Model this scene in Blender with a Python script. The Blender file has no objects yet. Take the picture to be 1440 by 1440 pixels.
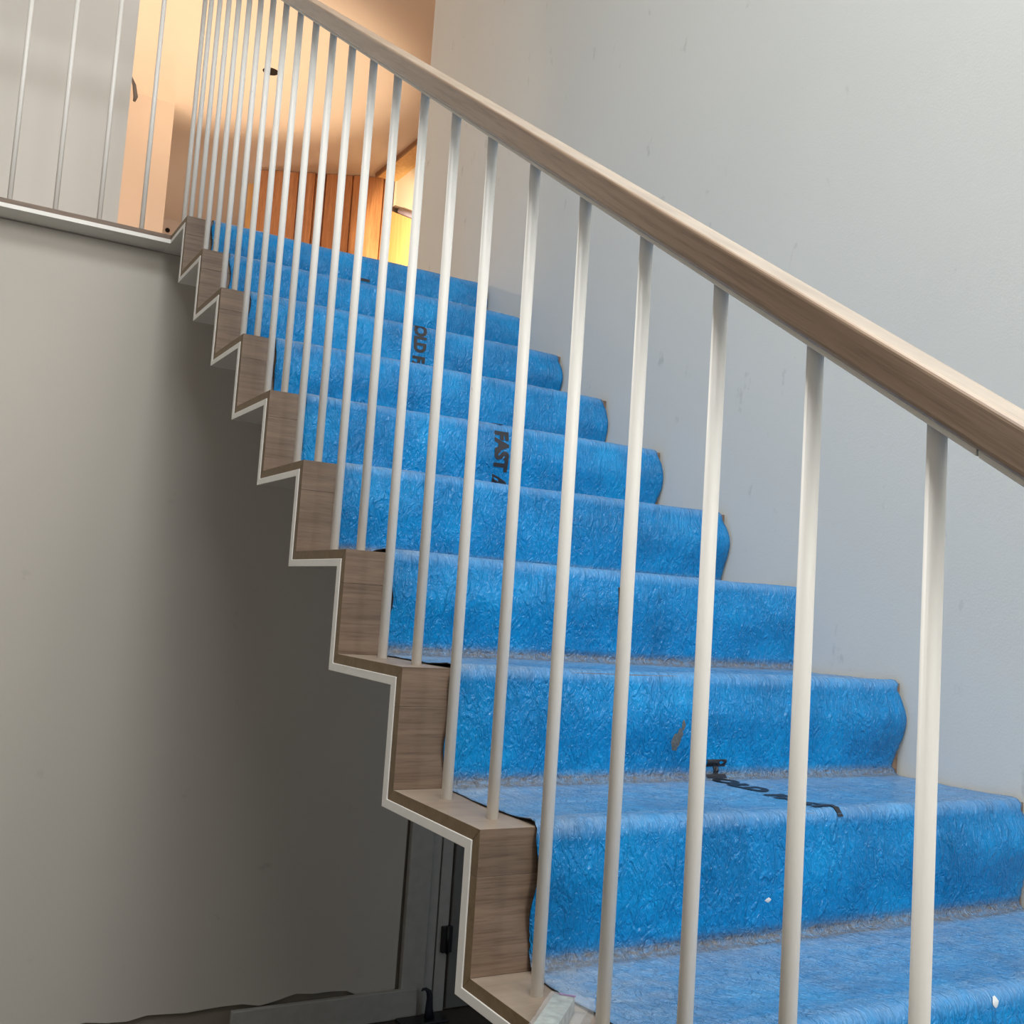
import bpy, bmesh, math, random
from mathutils import Vector, Matrix, noise
random.seed(7)
SC = bpy.context.scene
COL = SC.collection
# ------------------------------------------------------------------ camera
cx, cy, cz, yaw, pit, roll, FPX = (-0.67226, -0.93863, 0.47049, 0.513764, 0.090076, 0.066832, 1490.85)
d = Vector((math.sin(yaw)*math.cos(pit), math.cos(yaw)*math.cos(pit), math.sin(pit)))
rt = Vector((math.cos(yaw), -math.sin(yaw), 0)); up = rt.cross(d)
Rv = math.cos(roll)*rt + math.sin(roll)*up
Uv = -math.sin(roll)*rt + math.cos(roll)*up
cam_data = bpy.data.cameras.new('camera'); cam = bpy.data.objects.new('camera', cam_data); COL.objects.link(cam)
M = Matrix((Rv, Uv, -d)).transposed().to_4x4(); M.translation = (cx, cy, cz)
cam.matrix_world = M
cam_data.sensor_width = 36; cam_data.lens = FPX/1440*36; cam_data.clip_start = .02
SC.camera = cam
# ------------------------------------------------------------------ exposure
SC.view_settings.view_transform = 'Standard'; SC.view_settings.look = 'None'
SC.view_settings.gamma = 1; SC.view_settings.use_curve_mapping = False
SC.view_settings.exposure = 0.0
# ------------------------------------------------------------------ world
w = bpy.data.worlds.new('world'); SC.world = w; w.use_nodes = True
w.node_tree.nodes['Background'].inputs[0].default_value = (.80, .90, 1, 1)
w.node_tree.nodes['Background'].inputs[1].default_value = .6
# ------------------------------------------------------------------ lights
def area(name, loc, rot, sx, sy, power, colr):
    l = bpy.data.lights.new(name, 'AREA'); l.shape = 'RECTANGLE'; l.size = sx; l.size_y = sy
    l.energy = power; l.color = colr
    o = bpy.data.objects.new(name, l); COL.objects.link(o); o.location = loc; o.rotation_euler = rot
    return o
R_ = math.radians
SKY = (-.55, -.9)       # centre of the rooflight
area('rooflight_daylight', (SKY[0], SKY[1], 3.97), (0, 0, 0), 1.5, 1.7, 108, (.97, 1, .985))
area('window_daylight', (-2.72, .9, 1.0), (R_(90), 0, R_(-90)), 1.2, 1.9, 2.5, (1, .95, .88))
area('back_window_daylight', (.2, -3.33, 2.7), (R_(90), 0, 0), 1.6, 1.9, 122, (1, .98, .95))
def lamp_light(name, kind, loc, power, colr, radius):
    l = bpy.data.lights.new(name, kind); l.energy = power; l.color = colr; l.shadow_soft_size = radius
    o = bpy.data.objects.new(name, l); COL.objects.link(o); o.location = loc
    return o
WARM = (1, .69, .46)
lamp_light('unseen_hall_light', 'POINT', (-.9, 5.0, 2.6), 66, WARM, .06)  # unseen warm source placed behind the grey wall to light the hall
sp = lamp_light('ceiling_fill_spot', 'SPOT', (1.0, 5.75, 1.80), 170, (1, .70, .42), .12)  # added upward spot, shapes the bright pool on the ceiling; no fitting modelled
sp.data.spot_size = R_(66); sp.data.spot_blend = .55; sp.rotation_euler = (R_(180-2), R_(-3), 0)
c2 = lamp_light('cream_wall_fill_spot', 'SPOT', (1.55, 6.25, 2.95), 120, (1, .78, .45), .06)  # added spot aimed at the cream wall to brighten it
c2.data.spot_size = R_(50); c2.data.spot_blend = .5
c2.rotation_euler = Vector((.95, .50, .40)).to_track_quat('-Z', 'Y').to_euler()
lamp_light('end_wall_fill', 'POINT', (.95, 8.1, 2.3), 24, WARM, .08)  # added fill that lifts the dark far end of the hall
# ------------------------------------------------------------------ helpers
G = 0.2800741; RZ = 0.185; W = 1.110; BX = 0.0513; B1 = 0.0617; B0 = 0.2018
ZL = 9*RZ; ZC = 3.93; ZF = -6*RZ; LY = 2.757; WY = 2.873
TY, TZ = .019, .017          # timber cladding: thickness in y, in z
SY, SZ = .037, .031          # to the far face of the folded steel plate

def tag(o, label=None, cat=None, group=None, kind=None):
    if label: o['label'] = label
    if cat: o['category'] = cat
    if group: o['group'] = group
    if kind: o['kind'] = kind
    return o
def mesh_obj(name, verts, faces, mat, parent=None, smooth=False, bevel=0, seg=2):
    me = bpy.data.meshes.new(name); me.from_pydata([tuple(v) for v in verts], [], faces); me.validate()
    bm = bmesh.new(); bm.from_mesh(me); bmesh.ops.recalc_face_normals(bm, faces=bm.faces)
    bm.to_mesh(me); bm.free()
    if mat: me.materials.append(mat)
    if smooth:
        for p in me.polygons: p.use_smooth = True
    o = bpy.data.objects.new(name, me); COL.objects.link(o)
    if parent: o.parent = parent
    if bevel:
        m = o.modifiers.new('bevel', 'BEVEL'); m.width = bevel; m.segments = seg; m.limit_method = 'ANGLE'
        m.harden_normals = False
    return o
def prism_x(name, prof, x0, x1, mat, parent=None, bevel=0):
    """profile given in (y, z), extruded along x"""
    n = len(prof)
    v = [(x0, y, z) for y, z in prof] + [(x1, y, z) for y, z in prof]
    f = [tuple(range(n)), tuple(range(2*n-1, n-1, -1))] + [(i, (i+1) % n, n+(i+1) % n, n+i) for i in range(n)]
    return mesh_obj(name, v, f, mat, parent, bevel=bevel)
def prism_y(name, prof, y0, y1, mat, parent=None, bevel=0):
    n = len(prof)
    v = [(x, y0, z) for x, z in prof] + [(x, y1, z) for x, z in prof]
    f = [tuple(range(n)), tuple(range(2*n-1, n-1, -1))] + [(i, (i+1) % n, n+(i+1) % n, n+i) for i in range(n)]
    return mesh_obj(name, v, f, mat, parent, bevel=bevel)
def box(name, a, b, mat, parent=None, bevel=0):
    (x0, y0, z0), (x1, y1, z1) = a, b
    v = [(x, y, z) for x in (x0, x1) for y in (y0, y1) for z in (z0, z1)]
    f = [(0, 1, 3, 2), (4, 6, 7, 5), (0, 4, 5, 1), (2, 3, 7, 6), (0, 2, 6, 4), (1, 5, 7, 3)]
    return mesh_obj(name, v, f, mat, parent, bevel=bevel)
def empty(name, loc, label=None, cat=None, group=None, kind=None):
    o = bpy.data.objects.new(name, None); COL.objects.link(o); o.location = loc; o.empty_display_size = .1
    return tag(o, label, cat, group, kind)
def keep(o, root):
    """parent o to root, o's data being in world coordinates"""
    o.parent = root; o.location = tuple(a-b for a, b in zip(o.location, root.location)); return o
def tube(name, pts, radii, mat, parent=None, n=12, cap=True):
    pts = [Vector(p) for p in pts]; v = []; f = []
    for i, p in enumerate(pts):
        t = (pts[min(i+1, len(pts)-1)] - pts[max(i-1, 0)]).normalized()
        a = t.cross(Vector((.3, 1, .1))).normalized(); b = t.cross(a)
        r = radii[i] if isinstance(radii, (list, tuple)) else radii
        for k in range(n):
            q = 2*math.pi*k/n; v.append(p + a*math.cos(q)*r + b*math.sin(q)*r)
    for i in range(len(pts)-1):
        for k in range(n):
            f.append((i*n+k, i*n+(k+1) % n, (i+1)*n+(k+1) % n, (i+1)*n+k))
    if cap: f += [tuple(range(n)), tuple(range(len(v)-n, len(v)))]
    return mesh_obj(name, v, f, mat, parent, smooth=True)
# ------------------------------------------------------------------ materials
def newmat(name):
    m = bpy.data.materials.new(name); m.use_nodes = True
    nt = m.node_tree; return m, nt, nt.nodes['Principled BSDF']
def nd(nt, t, **kw):
    n = nt.nodes.new(t)
    for k, v in kw.items():
        if k in n.inputs: n.inputs[k].default_value = v
        else: setattr(n, k, v)
    return n
def ramp(nt, src, stops):
    r = nt.nodes.new('ShaderNodeValToRGB'); e = r.color_ramp.elements
    while len(e) < len(stops): e.new(.5)
    for q, (p, c) in zip(e, stops):
        q.position = p; q.color = (c, c, c, 1) if isinstance(c, (int, float)) else (*c, 1)
    nt.links.new(src, r.inputs[0]); return r
def mapping(nt, coord, scale, loc_rand=False):
    tc = nt.nodes.new('ShaderNodeTexCoord'); mp = nd(nt, 'ShaderNodeMapping', Scale=scale)
    nt.links.new(tc.outputs[coord], mp.inputs[0])
    if loc_rand:
        oi = nt.nodes.new('ShaderNodeObjectInfo'); mul = nd(nt, 'ShaderNodeVectorMath', operation='SCALE')
        cmb = nt.nodes.new('ShaderNodeCombineXYZ')
        for i in range(3): nt.links.new(oi.outputs['Random'], cmb.inputs[i])
        mul.inputs['Scale'].default_value = 37
        nt.links.new(cmb.outputs[0], mul.inputs[0]); nt.links.new(mul.outputs[0], mp.inputs['Location'])
    return mp
def mix(nt, fac, a, b, blend='MIX'):
    m = nd(nt, 'ShaderNodeMix', data_type='RGBA', blend_type=blend)
    if isinstance(fac, (int, float)): m.inputs[0].default_value = fac
    else: nt.links.new(fac, m.inputs[0])
    for i, s in ((6, a), (7, b)):
        if isinstance(s, tuple): m.inputs[i].default_value = (*s, 1)
        else: nt.links.new(s, m.inputs[i])
    return m.outputs[2]
def bump(nt, bsdf, h, strength, dist):
    b = nd(nt, 'ShaderNodeBump', Strength=strength, Distance=dist)
    nt.links.new(h, b.inputs['Height']); nt.links.new(b.outputs[0], bsdf.inputs['Normal'])
def plain(name, c, rough=.6, metal=0, noise_amt=.06, nscale=30):
    m, nt, b = newmat(name); b.inputs['Roughness'].default_value = rough; b.inputs['Metallic'].default_value = metal
    mp = mapping(nt, 'Object', (1, 1, 1)); n = nd(nt, 'ShaderNodeTexNoise', Scale=nscale); nt.links.new(mp.outputs[0], n.inputs['Vector'])
    r = ramp(nt, n.outputs[0], [(.3, tuple(x*(1-noise_amt) for x in c)), (.7, tuple(min(1, x*(1+noise_amt)) for x in c))])
    nt.links.new(r.outputs[0], b.inputs['Base Color']); return m
def plaster(name, c, scuff=.0, rough=.75):
    m, nt, b = newmat(name); b.inputs['Roughness'].default_value = rough
    b.inputs['Specular IOR Level'].default_value = .25
    mp = mapping(nt, 'Object', (1, 1, 1))
    n1 = nd(nt, 'ShaderNodeTexNoise', Scale=1.3, Detail=3.0); nt.links.new(mp.outputs[0], n1.inputs['Vector'])
    r1 = ramp(nt, n1.outputs[0], [(.3, tuple(x*.965 for x in c)), (.7, c)])
    colr = r1.outputs[0]
    if scuff:  # small grey marks and rubbed streaks in the paint
        mp2 = mapping(nt, 'Object', (3, 6, 3.2)); n2 = nd(nt, 'ShaderNodeTexNoise', Scale=2.2, Detail=5.0, Roughness=.62)
        nt.links.new(mp2.outputs[0], n2.inputs['Vector'])
        r2 = ramp(nt, n2.outputs[0], [(.655, 0.0), (.74, scuff)])
        colr = mix(nt, r2.outputs[0], colr, (c[0]*.55, c[1]*.55, c[2]*.55))
    nt.links.new(colr, b.inputs['Base Color'])
    n3 = nd(nt, 'ShaderNodeTexNoise', Scale=240.0, Detail=3.0); nt.links.new(mp.outputs[0], n3.inputs['Vector'])
    bump(nt, b, n3.outputs[0], .12, .002); return m
def wood(name, dark, light, axis=0, rough=.5, scale=1.0, dust_light=0.0, contrast=1.0, coat=0.0, dust_light_col=(.44, .38, .31)):
    m, nt, b = newmat(name); b.inputs['Roughness'].default_value = rough
    b.inputs['Coat Weight'].default_value = coat; b.inputs['Coat Roughness'].default_value = .25
    s = [34*scale]*3; s[axis] = 1.6*scale
    mp = mapping(nt, 'Object', tuple(s), True)
    n0 = nd(nt, 'ShaderNodeTexNoise', Scale=.12, Detail=2.0); nt.links.new(mp.outputs[0], n0.inputs['Vector'])
    add = nd(nt, 'ShaderNodeVectorMath', operation='MULTIPLY_ADD'); add.inputs[1].default_value = (3.2, 3.2, 3.2)
    nt.links.new(n0.outputs['Color'], add.inputs[0]); nt.links.new(mp.outputs[0], add.inputs[2])
    n1 = nd(nt, 'ShaderNodeTexNoise', Scale=1.0, Detail=6.0, Roughness=.62); nt.links.new(add.outputs[0], n1.inputs['Vector'])
    s2 = [190*scale]*3; s2[axis] = 7*scale
    mp2 = mapping(nt, 'Object', tuple(s2), True); n2 = nd(nt, 'ShaderNodeTexNoise', Scale=1.0, Detail=4.0, Roughness=.7)
    nt.links.new(mp2.outputs[0], n2.inputs['Vector'])
    r1 = ramp(nt, n1.outputs[0], [(.32, dark), (.66, light)])
    r2 = ramp(nt, n2.outputs[0], [(.36, (.62, .58, .54)), (.52, (1, 1, 1))])
    c = mix(nt, .75*contrast, r1.outputs[0], r2.outputs[0], 'MULTIPLY')
    oi = nt.nodes.new('ShaderNodeObjectInfo')
    rr = ramp(nt, oi.outputs['Random'], [(0, (.86, .86, .86)), (1, (1.0, 1.0, 1.0))])
    c = mix(nt, 1.0, c, rr.outputs[0], 'MULTIPLY')
    if dust_light:                                     # plaster dust on upward faces; on the handrail also painted-in top light
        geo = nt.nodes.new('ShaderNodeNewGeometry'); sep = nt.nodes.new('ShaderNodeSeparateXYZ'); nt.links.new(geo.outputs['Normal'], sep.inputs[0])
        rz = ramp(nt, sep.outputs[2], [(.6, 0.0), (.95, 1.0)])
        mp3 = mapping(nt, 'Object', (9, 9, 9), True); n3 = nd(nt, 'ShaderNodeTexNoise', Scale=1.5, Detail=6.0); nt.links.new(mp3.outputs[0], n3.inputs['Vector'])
        r3 = ramp(nt, n3.outputs[0], [(.3, dust_light*.55), (.7, dust_light)])
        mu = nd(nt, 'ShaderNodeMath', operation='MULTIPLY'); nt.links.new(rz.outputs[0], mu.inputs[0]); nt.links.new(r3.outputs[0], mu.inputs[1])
        c = mix(nt, mu.outputs[0], c, dust_light_col)
    nt.links.new(c, b.inputs['Base Color'])
    bump(nt, b, n2.outputs[0], .25, .0006); return m

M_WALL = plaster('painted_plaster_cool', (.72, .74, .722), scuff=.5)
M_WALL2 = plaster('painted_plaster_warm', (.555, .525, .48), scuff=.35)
M_LEFT = plaster('taupe_side_wall', (.34, .31, .28))
M_WALL3 = plaster('upper_hall_plaster', (.78, .70, .62))
M_CEIL = plaster('ceiling_plaster', (.82, .765, .73))
M_WHITE = plaster('off_white_painted_plaster', (.88, .845, .79))
M_RAW = plaster('unpainted_wall_base', (.26, .23, .19))
M_FLOOR = plain('hall_floor_screed', (.07, .06, .05), .8)
M_OAK = wood('oak_cladding', (.14, .091, .061), (.235, .160, .111), 0, .5, dust_light=.48, scale=1.5)
M_OAKEND = wood('oak_end_grain', (.17, .115, .06), (.225, .155, .085), 0, .6, contrast=.5)
M_RAIL = wood('oak_handrail', (.25, .165, .11), (.42, .30, .21), 0, .36, coat=.8, dust_light=.72, dust_light_col=(.80, .69, .56))  # pale top tint paints overhead light into the colour, along with some dust
M_STEEL = plain('white_powder_coated_steel', (.80, .79, .76), .42, noise_amt=.02)
M_ROD = None
M_CEDAR = wood('orange_cedar_boards', (.60, .27, .12), (.76, .40, .20), 2, .5)
M_PALEWOOD = wood('pale_pine_boards', (.72, .43, .17), (.85, .56, .26), 2, .5, contrast=.4)
M_GREY = plain('grey_painted_joinery', (.42, .42, .40), .5)
M_BLACK = plain('black_metal', (.012, .012, .014), .4)
M_INK = plain('black_print_ink', (.010, .012, .018), .45)
M_NAVY = plain('navy_plastic', (.010, .013, .026), .5)
M_LAV = plain('lavender_plastic', (.45, .42, .62), .5)
M_DARKHOLE = plain('dark_recess', (.01, .006, .004), .9)

def rod_material():
    m, nt, b = newmat('white_baluster_paint'); b.inputs['Roughness'].default_value = .38
    mp = mapping(nt, 'Object', (60, 60, 14), True); n = nd(nt, 'ShaderNodeTexNoise', Scale=1.0, Detail=5.0, Roughness=.7)
    nt.links.new(mp.outputs[0], n.inputs['Vector'])
    r = ramp(nt, n.outputs[0], [(.0, (.83, .81, .77)), (.70, (.86, .845, .81)), (.76, (.55, .54, .52))])
    nt.links.new(r.outputs[0], b.inputs['Base Color']); bump(nt, b, n.outputs[0], .06, .0008); return m
M_ROD = rod_material()

def film_material():
    m, nt, b = newmat('blue_protection_film')
    b.inputs['Roughness'].default_value = .3
    b.inputs['Specular IOR Level'].default_value = .36
    uv = nt.nodes.new('ShaderNodeUVMap'); uv.uv_map = 'film'
    def noi(scale, sc, det=4.0, ro=.55, dist=0.0):
        mp = nd(nt, 'ShaderNodeMapping', Scale=scale); nt.links.new(uv.outputs[0], mp.inputs[0])
        n = nd(nt, 'ShaderNodeTexNoise', Scale=sc, Detail=det, Roughness=ro, Distortion=dist); nt.links.new(mp.outputs[0], n.inputs['Vector']); return n.outputs[0]
    base = ramp(nt, noi((3, 3, 1), 2.0, 5.0, .65), [(.3, (.000, .135, .36)), (.5, (.000, .195, .50)), (.72, (.000, .275, .64))])
    at = nd(nt, 'ShaderNodeAttribute', attribute_name='dust_light')
    dn = ramp(nt, noi((10, 16, 1), 2.6, 7.0, .7), [(.25, .25), (.68, 1.0)])
    mu = nd(nt, 'ShaderNodeMath', operation='MULTIPLY'); nt.links.new(at.outputs['Fac'], mu.inputs[0]); nt.links.new(dn.outputs[0], mu.inputs[1])
    c = mix(nt, mu.outputs[0], base.outputs[0], (.34, .41, .50))
    at2 = nd(nt, 'ShaderNodeAttribute', attribute_name='grit')
    gn = ramp(nt, noi((30, 60, 1), 2.0, 8.0, .8), [(.35, .2), (.6, 1.0)])
    mu2 = nd(nt, 'ShaderNodeMath', operation='MULTIPLY'); nt.links.new(at2.outputs['Fac'], mu2.inputs[0]); nt.links.new(gn.outputs[0], mu2.inputs[1])
    c = mix(nt, mu2.outputs[0], c, (.13, .105, .075))
    nt.links.new(c, b.inputs['Base Color'])
    rr = nd(nt, 'ShaderNodeMath', operation='MULTIPLY_ADD'); nt.links.new(mu.outputs[0], rr.inputs[0]); rr.inputs[1].default_value = .5; rr.inputs[2].default_value = .13
    nt.links.new(rr.outputs[0], b.inputs['Roughness'])
    # crinkles: fine creases in several directions
    def ridged(scale, sc, dist):
        n = noi(scale, sc, 3.0, .5, dist)
        q1 = nd(nt, 'ShaderNodeMath', operation='SUBTRACT'); nt.links.new(n, q1.inputs[0]); q1.inputs[1].default_value = .5
        q2 = nd(nt, 'ShaderNodeMath', operation='ABSOLUTE'); nt.links.new(q1.outputs[0], q2.inputs[0]); return q2.outputs[0]
    h1 = ridged((34, 13, 1), 1.6, 1.2)
    h2 = ridged((75, 42, 1), 1.6, .9)
    a1 = nd(nt, 'ShaderNodeMath', operation='MULTIPLY_ADD'); nt.links.new(h2, a1.inputs[0]); a1.inputs[1].default_value = .5; nt.links.new(h1, a1.inputs[2])
    bump(nt, b, a1.outputs[0], 1.0, .012)
    return m
M_FILM = film_material()
M_FILMBACK = plain('film_black_backing', (.012, .014, .018), .6)

# ------------------------------------------------------------------ the setting
S = 'structure'
# right-hand wall of the stairwell; below the flight it stops short of the door beyond
poly = [(-3.4, ZF), (1.6, ZF)]
for k in range(6, 10):
    y = k*G + .03
    if k == 6: poly += [(1.6, 5*RZ-.012), (y, 5*RZ-.012)]
    poly += [(y, k*RZ-.012), ((k+1)*G+.03 if k < 9 else 3.22, k*RZ-.012)]
poly += [(3.22, ZC), (-3.4, ZC)]
tag(prism_x('wall_right', poly, W, W+.13, M_WALL), 'tall pale grey plastered wall running up beside the blue-covered stairs', kind=S)
# lower wall under the landing, painted plaster with a ragged bottom edge over the raw base
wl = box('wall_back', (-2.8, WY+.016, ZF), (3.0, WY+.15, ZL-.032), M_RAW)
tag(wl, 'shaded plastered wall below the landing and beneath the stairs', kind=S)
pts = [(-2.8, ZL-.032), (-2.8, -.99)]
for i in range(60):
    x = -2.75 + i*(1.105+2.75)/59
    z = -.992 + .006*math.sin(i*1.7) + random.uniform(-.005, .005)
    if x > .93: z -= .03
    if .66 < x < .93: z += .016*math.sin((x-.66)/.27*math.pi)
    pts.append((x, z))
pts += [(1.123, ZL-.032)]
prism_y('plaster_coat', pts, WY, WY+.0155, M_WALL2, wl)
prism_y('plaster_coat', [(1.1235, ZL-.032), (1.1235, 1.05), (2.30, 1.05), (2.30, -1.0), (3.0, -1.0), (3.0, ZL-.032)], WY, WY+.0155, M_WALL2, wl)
tag(box('floor', (-2.8, -3.4, ZF-.1), (3.0, WY+.1, ZF), M_FLOOR), 'dark lower hall floor at foot of the wall', kind=S)
tag(box('wall_left', (-2.93, -3.4, ZF), (-2.8, 9.3, ZC), M_LEFT), 'left side wall of the stairwell', kind=S)
tag(box('wall_front', (-2.8, -3.53, ZF), (W, -3.4, ZC), M_WALL2), 'wall behind the viewer', kind=S)
tag(box('wall_side', (3.0, 0, ZF), (3.1, 9.3, ZC), M_WALL2), 'far side wall', kind=S)
# landing and upper floor
fl = empty('floor', (0, 0, ZL), 'upper landing floor, timber nosing over a white steel edge', kind=S)
keep(box('deck', (-2.8, WY+.02, ZL-.030), (3.0, 9.3, ZL-.002), M_OAK), fl)
keep(prism_x('nosing_board', [(LY, ZL), (LY+.10, ZL), (LY+.10, ZL-.0155), (LY, ZL-.0155)], -2.8, -.0005, M_OAK, bevel=.0006), fl)
keep(box('steel_edge', (-2.8, LY-.002, ZL-.030), (-.0005, WY+.012, ZL-.0158), M_STEEL, bevel=.0008), fl)
# ceiling with a rooflight over the flight, kept in one slab with a framed opening
x0, x1, y0, y1 = SKY[0]-.75, SKY[0]+.75, SKY[1]-.85, SKY[1]+.85
ce = empty('ceiling', (0, 0, ZC), 'flat plastered ceiling, warm lit beyond the landing', kind=S)
for a, b in (((-2.93, -3.53, ZC), (3.1, y0, ZC+.1)), ((-2.93, y1, ZC), (3.1, 9.4, ZC+.1)),
             ((-2.93, y0, ZC), (x0, y1, ZC+.1)), ((x1, y0, ZC), (3.1, y1, ZC+.1))):
    keep(box('ceiling_panel', a, b, M_CEIL), ce)
# upstairs: grey wall beside the landing, lit end wall, far wall, right wall
GY = 3.70
tag(box('wall_upper', (-2.8, GY, ZL), (-.052, GY+.10, ZC), M_WHITE), 'pale grey upstairs wall behind the landing balusters', kind=S)
tag(box('wall_nib', (-2.8, 6.78, ZL), (.667, 6.90, ZC), M_WALL3), 'warm lit upstairs wall seen past the grey wall', kind=S)
tag(box('wall_end', (-2.8, 9.3, ZL), (3.1, 9.42, ZC), M_WALL3), 'shaded wall at the far end of the upstairs hall', kind=S)
tag(box('wall_hall_right', (2.50, 3.2, ZL), (2.6, 9.3, ZC), M_WALL3), 'bright cream wall on the right of the upstairs hall', kind=S)
tag(box('wall_return', (W+.13, 3.1, ZL), (2.5, 3.22, ZC), M_WALL3), 'return wall behind the stair wall end', kind=S)
tr = box('trim_1', (2.335, 3.24, 3.895), (2.50, 6.99, ZC), M_PALEWOOD)
tag(tr, 'narrow timber-edged soffit along right of the upstairs ceiling', kind=S)
box('edge_strip', (2.325, 3.24, 3.893), (2.337, 7.02, ZC), wood('brown_edge_strip', (.30, .16, .08), (.42, .23, .12), 1, .5), tr)

# timber boarded wall at the end of the upstairs hall, set obliquely
A = Vector((1.500, 7.570)); B = Vector((2.492, 6.995)); dv = (B-A).normalized(); nv = Vector((dv.y, -dv.x))
if nv.y > 0: nv = -nv
pw = empty('timber_panelling', (A.x, A.y, ZL), 'orange timber boarded panelling at the end of the upstairs hall', 'panelling')
L = (B-A).length
cuts = [0, .128, .235, .31, .43, .505, .63, .70, .80, .925, 1.0]
def quadbox(name, s0, s1, d0, d1, z0, z1, mat, parent):
    v = []
    for s in (s0, s1):
        for dd in (d0, d1):
            for z in (z0, z1):
                q = A + dv*s + nv*dd; v.append((q.x, q.y, z))
    f = [(0, 1, 3, 2), (4, 6, 7, 5), (0, 4, 5, 1), (2, 3, 7, 6), (0, 2, 6, 4), (1, 5, 7, 3)]
    o = mesh_obj(name, v, f, mat, None, bevel=.003); return keep(o, parent)
quadbox('backing_board', 0, L, -.03, -.015, ZL, ZC-.002, M_CEDAR, pw)
for i in range(len(cuts)-1):
    s0, s1 = cuts[i]*L, cuts[i+1]*L
    quadbox('plank', s0+.006, s1-.006, -.014, .012 if i % 2 else .004, ZL+.002, ZC-.004, M_CEDAR, pw)
pj = quadbox('door_jamb', -.055, -.004, -.02, .02, ZL, 3.80, M_PALEWOOD, pw); pj['label'] = 'pale narrow jamb'
pj = quadbox('door_jamb', L+.002, L+.036, -.02, .02, ZL, 3.90, M_WALL3, pw); pj['label'] = 'cream corner post'
# leaning board with lavender edging by the right wall
lb = empty('leaning_board', (2.47, 6.6, ZL), 'pale timber board leaning by the bright wall, lavender strip on top', 'board')
o = prism_x('board', [(6.93, ZL), (6.93, 3.62), (6.35, 3.36), (5.9, 3.15), (5.9, ZL)], 2.452, 2.495, M_PALEWOOD, bevel=.002); keep(o, lb)
o = tube('edging_strip', [(2.47, 6.78, 3.575), (2.47, 6.35, 3.385), (2.47, 5.9, 3.18)], .022, M_LAV); o['label'] = 'lavender strip'; keep(o, lb)
o = tube('end_cap', [(2.47, 6.95, 3.65), (2.47, 6.78, 3.575)], .018, M_BLACK); o['label'] = 'black end'; keep(o, lb)
# downlight cut-out and small fixing holes
def disc(name, c, r, nrm, mat, label, cat, rim=None):
    n = 24; c = Vector(c); nrm = Vector(nrm).normalized(); a = nrm.orthogonal().normalized(); b = nrm.cross(a)
    v = [c + nrm*.0015 + (a*math.cos(2*math.pi*i/n)+b*math.sin(2*math.pi*i/n))*r for i in range(n)] + \
        [c - nrm*.001 + (a*math.cos(2*math.pi*i/n)+b*math.sin(2*math.pi*i/n))*r*1.04 for i in range(n)]
    f = [tuple(range(n))] + [(i, (i+1) % n, n+(i+1) % n, n+i) for i in range(n)]
    return tag(mesh_obj(name, v, f, mat), label, cat)
disc('downlight_hole', (1.10, 5.88, ZC), .052, (0, 0, -1), M_DARKHOLE, 'black round downlight cut-out in the warm lit upstairs ceiling', 'ceiling hole')
disc('wall_hole', (1.15, 9.299, 3.82), .022, (0, -1, 0), M_DARKHOLE, 'small dark cable hole in the shaded upstairs end wall', 'wall hole')
# loose cable at the edge of the grey wall
tag(tube('cable_stub', [(-.058, GY+.11, 2.66), (-.040, GY+.10, 2.655), (-.028, GY+.09, 2.62), (-.018, GY+.09, 2.57), (-.022, GY+.09, 2.55)], [.003, .004, .008, .010, .006], plain('taupe_cable', (.30, .24, .19), .6)),
    'short taupe cable end sticking out past the edge of the grey upstairs wall', 'cable')
# ------------------------------------------------------------------ skirting and door under the stairs
sk = box('baseboard_back', (.475, WY-.028, ZF+.002), (1.19, WY-.004, ZF+.108), M_GREY, bevel=.003)
tag(sk, 'grey skirting board along the foot of the shaded wall', kind=S)
dr = empty('door_1', (1.2, WY, ZF), 'dark grey door and frame in the wall under the stairs', kind=S)
keep(box('architrave', (1.125, WY-.016, ZF), (1.222, WY+.016, 1.02), M_GREY, bevel=.004), dr)
keep(box('architrave', (1.222, WY-.006, ZF), (1.262, WY+.04, .98), M_GREY, bevel=.003), dr)
keep(box('door_stop', (1.270, WY+.0, ZF), (1.318, WY+.05, .96), M_GREY, bevel=.003), dr)
keep(box('door_leaf', (1.328, WY-.004, ZF+.008), (2.08, WY+.036, .94), plain('dark_grey_door_paint', (.17, .17, .165), .45), bevel=.003), dr)
keep(box('architrave', (2.10, WY-.016, ZF), (2.20, WY+.016, 1.02), M_GREY, bevel=.004), dr)
keep(box('architrave', (1.125, WY-.015, .96), (2.20, WY+.016, 1.05), M_GREY, bevel=.004), dr)
h = keep(box('hinge', (1.287, WY-.018, -.885), (1.330, WY+.001, -.785), M_BLACK, bevel=.002), dr); h['label'] = 'black butt hinge'
h2 = tube('hinge_pin', [(0, 0, -.052), (0, 0, .052)], .006, M_BLACK, h); h2.location = (1.308, WY-.020, -.835)
# tool on the floor
tl = empty('floor_tool', (1.215, WY-.075, ZF), 'navy tapered tool handle with hooked tip standing beside the skirting', 'tool')
bm_pts = [(1.225, WY-.07, ZF+.010), (1.222, WY-.07, ZF+.045), (1.222, WY-.07, ZF+.085), (1.216, WY-.07, ZF+.108), (1.203, WY-.07, ZF+.119), (1.190, WY-.07, ZF+.119), (1.186, WY-.07, ZF+.113)]
keep(tube('handle', bm_pts, [.020, .015, .012, .010, .006, .004, .003], M_NAVY), tl)
keep(box('base_plate', (1.10, WY-.115, ZF), (1.29, WY-.035, ZF+.012), M_BLACK, bevel=.003), tl)
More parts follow.
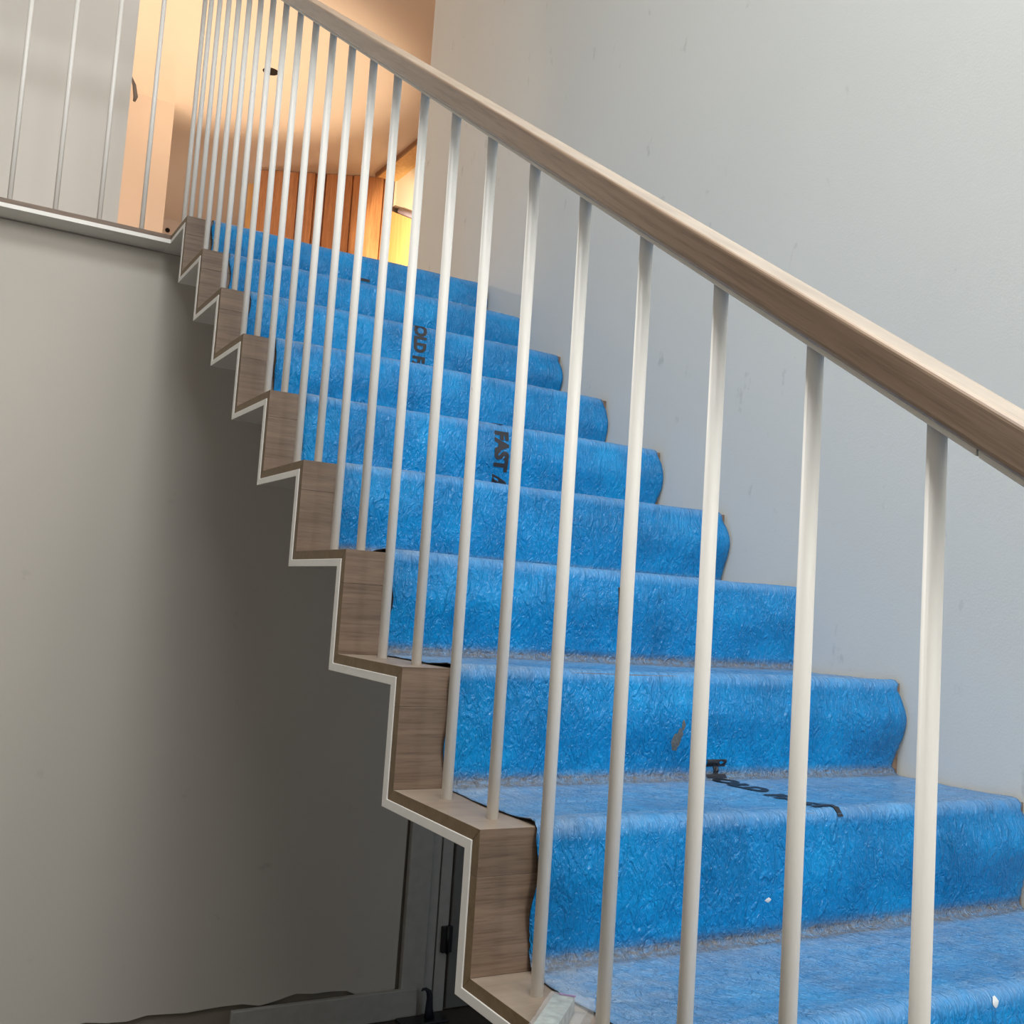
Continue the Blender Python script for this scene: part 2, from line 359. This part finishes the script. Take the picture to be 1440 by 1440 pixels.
# dark clump by the left end of the skirting
v = []; f = []; n = 14
for i in range(9):
    t = math.pi*(i+.5)/9
    for k in range(n):
        a = 2*math.pi*k/n; rr = 1+.45*noise.noise(Vector((math.cos(a)*2.2*math.sin(t), math.sin(a)*2.2*math.sin(t), math.cos(t)*2.2)))
        v.append((.46+.052*rr*math.sin(t)*math.cos(a), WY-.10+.035*rr*math.sin(t)*math.sin(a), ZF+.032+.030*rr*math.cos(t)))
for i in range(8):
    for k in range(n): f.append((i*n+k, i*n+(k+1) % n, (i+1)*n+(k+1) % n, (i+1)*n+k))
f += [tuple(range(n)), tuple(range(8*n, 9*n))]
tag(mesh_obj('crumpled_rag', v, f, M_NAVY, smooth=True), 'dark crumpled rag on the floor at the left end of the skirting', 'rag')

# ------------------------------------------------------------------ staircase
K0, K1 = -5, 9
st = empty('staircase', (0, K0*G, ZF), 'cantilevered oak-clad zigzag staircase on a folded white steel plate', 'staircase')
up_path = []; lo_path = []
for k in range(K0, K1+1):
    up_path += [(k*G+TY, (k-1)*RZ-TZ), (k*G+TY, k*RZ-TZ)]
    lo_path += [(k*G+SY, (k-1)*RZ-SZ), (k*G+SY, k*RZ-SZ)]
up_path.append((WY-.002, K1*RZ-TZ)); lo_path.append((WY-.002, K1*RZ-SZ))
up_path[0] = (K0*G+TY, ZF); lo_path[0] = (K0*G+SY, ZF)
N = len(up_path)
v = []; f = []
for x in (-.0015, W-.002):
    v += [(x, y, z) for y, z in up_path] + [(x, y, z) for y, z in lo_path]
for i in range(N-1):
    a, b = i, i+1
    f += [(a, b, N+b, N+a), (2*N+a, 3*N+a, 3*N+b, 2*N+b), (a, 2*N+a, 2*N+b, b), (N+a, N+b, 3*N+b, 3*N+a)]
f += [(0, N, 3*N, 2*N), (N-1, 3*N-1, 4*N-1, 2*N-1)]
keep(mesh_obj('steel_plate', v, f, M_STEEL, bevel=.0009), st)
XE = W-.004
def board(name, prof, **kw):
    """oak board with its own end-grain face at x = 0"""
    o = prism_x(name, prof, 0, XE, M_OAK, bevel=.0004); o.data.materials.append(M_OAKEND)
    for p in o.data.polygons:
        if abs(p.normal.x) > .9: p.material_index = 1
    return keep(o, st)
NB = .060
for k in range(K0, K1+1):
    y, z = k*G, k*RZ
    ye = (k+1)*G if k < K1 else LY+.10
    if k < K1: board('tread', [(y, z), (ye, z), (ye+TY, z-TZ), (y+TY, z-TZ)])
    else: board('tread', [(y, z), (ye, z), (ye, z-TZ), (y+TY, z-TZ)])
    zb = z-RZ
    board('riser_nosing', [(y, z-.0003), (y+TY-.0004, z-TZ-.0003), (y+TY-.0004, z-NB), (y, z-NB)])
    lowpts = [(y, z-NB-.0004), (y+TY-.0004, z-NB-.0004), (y+TY-.0004, zb-TZ+.0003), (y, zb+.0003)]
    if k == K0: lowpts = [(y, z-NB-.0004), (y+TY-.0004, z-NB-.0004), (y+TY-.0004, ZF+.001), (y, ZF+.001)]
    board('riser', lowpts)

# ------------------------------------------------------------------ blue protection film
XL, XR = .0815, 1.1015
RN, RC = .012, .018
def film_base(s, x):
    """s = k + t, one step of the film: t 0..1 runs up the riser and back over the tread.
       returns y, z, normal(y,z), dust, grit"""
    k = math.floor(s+1e-9); t = s-k
    # riser k then tread k
    rl = RZ-RN-RC; nl = math.pi/2*RN; tl_ = G-RN-RC; cl = math.pi/2*RC
    tot = rl+nl+tl_+cl; u = t*tot; en = .0072
    y0, z0 = k*G, k*RZ; e = .005
    if u < rl:
        z = z0-RZ+RC+u; y = y0; n = (-1, 0); q = u/rl; e += (en-e)*max(0, (q-.75)/.25)
        amt = .007+.010*max(0, (x-.9)/.2)+.004*math.sin(x*5+k*2.1)
        e += amt*(math.sin(math.pi*q**1.5)**1.6 + .25*math.sin(math.pi*q))
        grit = max(0, 1-q*16)*.6; dust_light = .08*max(0, (q-.95)/.05) + .02*max(0, 1-q*8)
    elif u < rl+nl:
        a = (u-rl)/RN; y = y0+RN-RN*math.cos(a); z = z0-RN+RN*math.sin(a); n = (-math.cos(a), math.sin(a)); grit = 0; dust_light = .08+.30*math.sin(a); e = en
    elif u < rl+nl+tl_:
        q = (u-rl-nl)/tl_; y = y0+RN+q*tl_; z = z0; n = (0, 1); dust_light = .22+.36*q; grit = max(0, (q-.93)/.07)*.5
        if q < .12: dust_light += .15
        e = .0035+(en-.0035)*max(0, 1-q*4)
    else:
        a = (u-rl-nl-tl_)/RC; y = y0+G-RC+RC*math.sin(a); z = z0+RC-RC*math.cos(a); n = (-math.sin(a), math.cos(a)); dust_light = .5-.3*a/1.57; grit = .9
        e = .004
    return y, z, n, e, min(1, dust_light), min(1, grit), u, tot
def film_pt(s, x, lift=0.0):
    y, z, n, e, dust_light, grit, u, tot = film_base(s, x)
    k = math.floor(s+1e-9)
    p = Vector((x*3.0, s*5.0, k*1.3))
    wv = noise.noise(p)*.0030 + noise.noise(Vector((x*11, u*26, k*3.1)))*.0014
    # horizontal ripples at the foot of every riser
    rf = max(0, 1-abs(u-.012)/.05)
    wv += rf*.0022*math.sin(u*420+3*noise.noise(Vector((x*7, k*5.1, 0))))
    ee = max(.0012, e+wv)+lift
    return (x, y+n[0]*ee, z+n[1]*ee), n, dust_light, grit
def make_film():
    NX = 120; NS = 62
    v = []; f = []; uvs = []; du = []; gr = []
    s_lo, s_hi = -2.0, 9.0+.80
    rows = int((s_hi-s_lo)*NS)
    for i in range(rows+1):
        s = s_lo+(s_hi-s_lo)*i/rows
        k = math.floor(s+1e-9)
        _, _, _, _, _, _, u, tot = film_base(s, .5)
        q = min(1, u/(RZ-RN-RC))
        if u < RZ-RN-RC:
            xl = XL+.007*math.sin(math.pi*q*1.1)*math.sin(k*2.3+1.2)+.0025*math.sin(u*60+k)
            xr = XR+.003*math.sin(math.pi*q)
            if k % 3 == 2: xr -= .014*max(0, 1-q*2.5)
            xr -= .008*max(0, (q-.86)/.14)**2
        else:
            xl = XL+.003*math.sin(u*31+k*1.7); xr = XR-.004-.004*math.sin(u*16+k)
        for j in range(NX+1):
            x = xl+(xr-xl)*j/NX
            p, n, dd, g = film_pt(s, x)
            if j >= NX-1 and u < RZ-RC+.03: p = (p[0], p[1]+.0015*(j-NX+2), p[2])
            v.append(p); uvs.append((x, s*.45)); 
            # dust lies thicker near both ends of the treads
            du.append(min(1, dd*(1+.9*max(0, 1-abs(x-.1)/.16)))); gr.append(g)
    for i in range(rows):
        for j in range(NX):
            a = i*(NX+1)+j; f.append((a, a+1, a+NX+2, a+NX+1))
    me = bpy.data.meshes.new('blue_film'); me.from_pydata(v, [], f)
    uvl = me.uv_layers.new(name='film')
    flat = []
    for lp in me.loops: flat += uvs[lp.vertex_index]
    uvl.data.foreach_set('uv', flat)
    for nm, arr in (('dust_light', du), ('grit', gr)):
        at = me.attributes.new(nm, 'FLOAT', 'POINT'); at.data.foreach_set('value', arr)
    me.polygons.foreach_set('use_smooth', [True]*len(me.polygons))
    me.materials.append(M_FILM); me.materials.append(M_FILMBACK)
    o = bpy.data.objects.new('protective_film', me); COL.objects.link(o)
    sol = o.modifiers.new('thickness', 'SOLIDIFY'); sol.thickness = .0014; sol.offset = -1
    sol.material_offset = 1; sol.material_offset_rim = 1
    return o
film = make_film()
tag(film, 'crinkled blue plastic protection film with black printed lettering covering the stair treads', 'protective film')
# printed lettering, following the film
TOT = (RZ-RN-RC)+math.pi/2*RN+(G-RN-RC)+math.pi/2*RC
def s_from(k, down):
    """position on the film a distance `down` below nose k (negative = back on tread k)"""
    return k+(RZ-RC-RN + RN*.8-down)/TOT
def print_text(txt, k, down, x_base, cap, length, name='printed_lettering'):
    cu = bpy.data.curves.new('txt', 'FONT'); cu.body = txt; cu.size = 1; cu.offset = .06; cu.resolution_u = 3
    ob = bpy.data.objects.new('txt', cu); COL.objects.link(ob)
    dg = bpy.context.evaluated_depsgraph_get(); me = bpy.data.meshes.new_from_object(ob.evaluated_get(dg))
    bpy.data.objects.remove(ob)
    bm = bmesh.new(); bm.from_mesh(me)
    bmesh.ops.triangulate(bm, faces=bm.faces)
    bmesh.ops.subdivide_edges(bm, edges=[e for e in bm.edges if e.calc_length() > .12], cuts=3, use_grid_fill=False)
    bmesh.ops.triangulate(bm, faces=bm.faces)
    xs = [q.co.x for q in bm.verts]; ys = [q.co.y for q in bm.verts]; wx = max(xs)-min(xs); mx = min(xs); my = min(ys); hy = max(ys)-my
    for q in bm.verts:
        s = s_from(k, down+(q.co.x-mx)/wx*length)
        p, n, _, _ = film_pt(s, x_base+(q.co.y-my)/hy*cap, .0014)
        q.co = p
    bm.verts.ensure_lookup_table(); seen = set()
    for v0 in bm.verts:                       # one mesh per printed letter
        if v0.index in seen: continue
        stack = [v0]; isl = []
        seen.add(v0.index)
        while stack:
            q = stack.pop(); isl.append(q)
            for e in q.link_edges:
                o_ = e.other_vert(q)
                if o_.index not in seen: seen.add(o_.index); stack.append(o_)
        idx = {q.index: i for i, q in enumerate(isl)}
        fs = {f_ for q in isl for f_ in q.link_faces}
        mesh_obj('printed_letter', [q.co.copy() for q in isl], [tuple(idx[q.index] for q in f_.verts) for f_ in fs], M_INK, film)
    bm.free(); bpy.data.meshes.remove(me)
def print_block(k, down, length, xa, xb, name='printed_mark', slant=0):
    v = []; f = []; n = 8
    for i in range(n+1):
        for j in range(3):
            s = s_from(k, down+length*i/n); x = xa+(xb-xa)*j/2
            v.append(film_pt(s-slant*j/TOT, x, .0007)[0])
    for i in range(n):
        for j in range(2): a = i*3+j; f.append((a, a+1, a+4, a+3))
    o = mesh_obj(name, v, f, M_INK, film); o['label'] = 'black printed mark'; return o
print_text('HOLD FAST', 7, -.036, .580, .043, .212)
print_text('HOLD FAST', 5, -.132, .576, .042, .245)
print_block(5, .120, .045, .578, .620, slant=.008)
print_block(3, .026, .052, .584, .612)
print_block(9, .078, .010, .603, .637)
print_text('HOLD FAST', 2, .143, .602, .046, .315)
# dried mortar smear on riser 2 and plaster specks
def blob(name, k, down, x, rx, rs, label, cat, mat, rough=1):
    n = 16; v = [film_pt(s_from(k, down), x, .0022)[0]]; f = []
    for i in range(n):
        a = 2*math.pi*i/n; rr = 1+.35*noise.noise(Vector((math.cos(a)*1.7+k, math.sin(a)*1.7, x*40)))
        v.append(film_pt(s_from(k, down+rs*math.sin(a)*rr), x+rx*math.cos(a)*rr, .0003)[0])
    for i in range(n): f.append((0, 1+i, 1+(i+1) % n))
    return tag(mesh_obj(name, v, f, mat, smooth=True), label, cat)
M_SMEAR = plain('dried_mortar', (.085, .10, .105), .9, noise_amt=.3, nscale=300)
M_SPECK = plain('plaster_crumb', (.62, .66, .68), .7)
sm = blob('mortar_smear', 2, .112, .527, .010, .014, 'grey-brown mortar smear on the second visible riser', 'stain', M_SMEAR)
for dn, x, rx, rs in ((.098, .534, .006, .010), (.082, .540, .004, .009)):
    b_ = blob('smear_streak', 2, dn, x, rx, rs, None, None, M_SMEAR); b_.parent = sm
blob('plaster_crumb', 1, .121, .494, .006, .004, 'small white plaster crumb stuck on the big blue riser near the middle', 'crumb', M_SPECK)['group'] = 'plaster crumbs'
blob('plaster_crumb', 0, .006, .640, .006, .005, 'small white plaster crumb on the blue tread edge at the bottom right', 'crumb', M_SPECK)['group'] = 'plaster crumbs'

# ------------------------------------------------------------------ balustrade
PITCH = RZ/G; HB = .888; HT = .929
bal = empty('stair_balustrade', (BX, K0*G, ZF), 'stair balustrade of slim white rods under a square oak handrail', 'balustrade')
def rail_z(y, h): return y*PITCH+h
ROD = .0082
def rod_mesh(z0, y0, slope, h):
    """a rod standing at the origin, its top cut to the slope of the rail"""
    n = 20; v = []; f = []
    for k in range(n):
        a = 2*math.pi*k/n; v.append((ROD*math.cos(a), ROD*math.sin(a), 0))
    for k in range(n):
        a = 2*math.pi*k/n; v.append((ROD*math.cos(a), ROD*math.sin(a), h+slope*ROD*math.sin(a)))
    f = [(k, (k+1) % n, n+(k+1) % n, n+k) for k in range(n)] + [tuple(range(n)), tuple(range(n, 2*n))]
    me = bpy.data.meshes.new('baluster'); me.from_pydata(v, [], f)
    bm = bmesh.new(); bm.from_mesh(me); bmesh.ops.recalc_face_normals(bm, faces=bm.faces); bm.to_mesh(me); bm.free()
    for p in me.polygons: p.use_smooth = len(p.vertices) == 4
    me.materials.append(M_ROD); return me
h_near = rail_z(B1, HB-.003); h_far = rail_z(B0, HB-.003)
ms = {0: rod_mesh(0, 0, PITCH, h_near), 1: rod_mesh(0, 0, PITCH, h_far)}
for k in range(-4, 10):
    for j, off in ((0, B1), (1, B0)):
        o = bpy.data.objects.new('baluster', ms[j]); COL.objects.link(o); o.location = (BX, k*G+off, k*RZ); keep(o, bal)
YE = 2.835
def rail_piece(name, y0, y1, hb, ht, hw, mat, bev, seg=4):
    """straight sloped bar, built along its own x axis so that the grain follows it"""
    ang = math.atan(PITCH); Ls = (y1-y0)/math.cos(ang); c = math.cos(ang); t = math.tan(ang)
    prof = [(-hw, hb*c), (hw, hb*c), (hw, ht*c), (-hw, ht*c)]
    # plumb-cut ends
    v = [((0 + z*t) , x, z) for x, z in prof] + [((Ls + z*t), x, z) for x, z in prof]
    f = [(0, 1, 2, 3), (7, 6, 5, 4), (0, 4, 5, 1), (1, 5, 6, 2), (2, 6, 7, 3), (3, 7, 4, 0)]
    o = mesh_obj(name, v, f, mat, bevel=bev, seg=seg)
    # local x -> (0, cos, sin), local y -> (-1,0,0)... keep right-handed
    m = Matrix(((0, -1, 0), (c, 0, -math.sin(ang)), (math.sin(ang), 0, c))).to_4x4()
    m.translation = (BX, y0, y0*PITCH)
    o.matrix_world = m; loc = Vector(m.translation)
    o.parent = bal; o.matrix_parent_inverse = Matrix.Translation(bal.location).inverted()
    return o
Y0R = -4*G
for n_ in ('a',):
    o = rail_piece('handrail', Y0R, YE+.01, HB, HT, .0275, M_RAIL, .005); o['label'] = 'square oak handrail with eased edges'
YS = -.412
o = rail_piece('flat_bar', YS+.0008, YE, HB-.0065, HB-.0002, .021, M_STEEL, .0008, 2)
o = rail_piece('flat_bar', Y0R+.01, YS-.0008, HB-.0065, HB-.0002, .021, M_STEEL, .0008, 2)
# landing balustrade
lbal = empty('landing_balustrade', (-.6, YE, ZL), 'landing balustrade of slim white rods along the floor edge, upper left', 'balustrade')
zt = rail_z(YE, HB)-ZL
ml = rod_mesh(0, 0, 0, zt)
for i in range(0, 19):
    o = bpy.data.objects.new('baluster', ml); COL.objects.link(o); o.location = (BX-.1385*i, YE, ZL); keep(o, lbal if i else bal)
zb = ZL+zt
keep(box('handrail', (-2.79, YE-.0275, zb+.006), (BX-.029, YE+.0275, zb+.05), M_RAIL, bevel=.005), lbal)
keep(box('flat_bar', (-2.79, YE-.021, zb), (BX-.029, YE+.021, zb+.006), M_STEEL, bevel=.0008), lbal)

# ------------------------------------------------------------------ plastic packet on the lowest visible tread
pk = empty('plastic_packet', (.01, .09, .001), 'clear plastic packet with pale contents lying at the bottom tread edge', 'packet')
ax = Vector((-.079, -.079, 0)).normalized(); bxv = Vector((.038, -.026, 0)).normalized()
bxv = Vector((-ax.y, ax.x, 0)); bxv = bxv if bxv.x > 0 else -bxv
def pbox(name, u0, u1, v0, v1, z0, z1, mat, bev, wob=0):
    o0 = Vector((.045, .158, 0)); nu, nv_ = 10, 5; v = []; f = []
    def P(u, w_, z): return o0 + ax*(u0+(u1-u0)*u) + bxv*(v0+(v1-v0)*w_) + Vector((0, 0, z))
    for top in (0, 1):
        for i in range(nu+1):
            for j in range(nv_+1):
                z = z1 if top else z0
                edge = (i in (0, nu)) or (j in (0, nv_))
                if top: z += wob*noise.noise(Vector((i*1.9, j*2.3, 3))) - (wob*.6 if edge else 0)
                v.append(P(i/nu, j/nv_, z))
    off = (nu+1)*(nv_+1)
    for i in range(nu):
        for j in range(nv_):
            a = i*(nv_+1)+j
            f += [(a, a+nv_+1, a+nv_+2, a+1), (off+a, off+a+1, off+a+nv_+2, off+a+nv_+1)]
    for i in range(nu):
        a = i*(nv_+1); f.append((a, off+a, off+a+nv_+1, a+nv_+1)); a += nv_; f.append((a, a+nv_+1, off+a+nv_+1, off+a))
    for j in range(nv_):
        a = j; f.append((a, a+1, off+a+1, off+a)); a = nu*(nv_+1)+j; f.append((a, off+a, off+a+1, a+1))
    o = mesh_obj(name, v, f, mat, smooth=False, bevel=bev); return keep(o, pk)
def clear_material():
    m, nt, b = newmat('clear_crinkled_plastic')
    b.inputs['Base Color'].default_value = (.85, .9, .93, 1); b.inputs['Roughness'].default_value = .08; b.inputs['IOR'].default_value = 1.4
    b.inputs['Alpha'].default_value = .16
    mp = mapping(nt, 'Object', (60, 60, 60)); n = nd(nt, 'ShaderNodeTexNoise', Scale=1.0, Detail=3.0, Distortion=1.5); nt.links.new(mp.outputs[0], n.inputs['Vector'])
    bump(nt, b, n.outputs[0], .5, .003); return m
M_CLEAR = clear_material()
pbox('insert_card', .004, .118, .003, .029, .002, .020, plain('pale_grey_green_card', (.27, .30, .285), .6, noise_amt=.25, nscale=90), .001)
pbox('wrapper', 0, .126, -.001, .052, .0006, .0225, M_CLEAR, 0, .003)
pr = pbox('purple_print', .004, .008, .010, .030, .0206, .0212, plain('purple_ink', (.18, .06, .22), .6), 0)
bpy.context.view_layer.update()
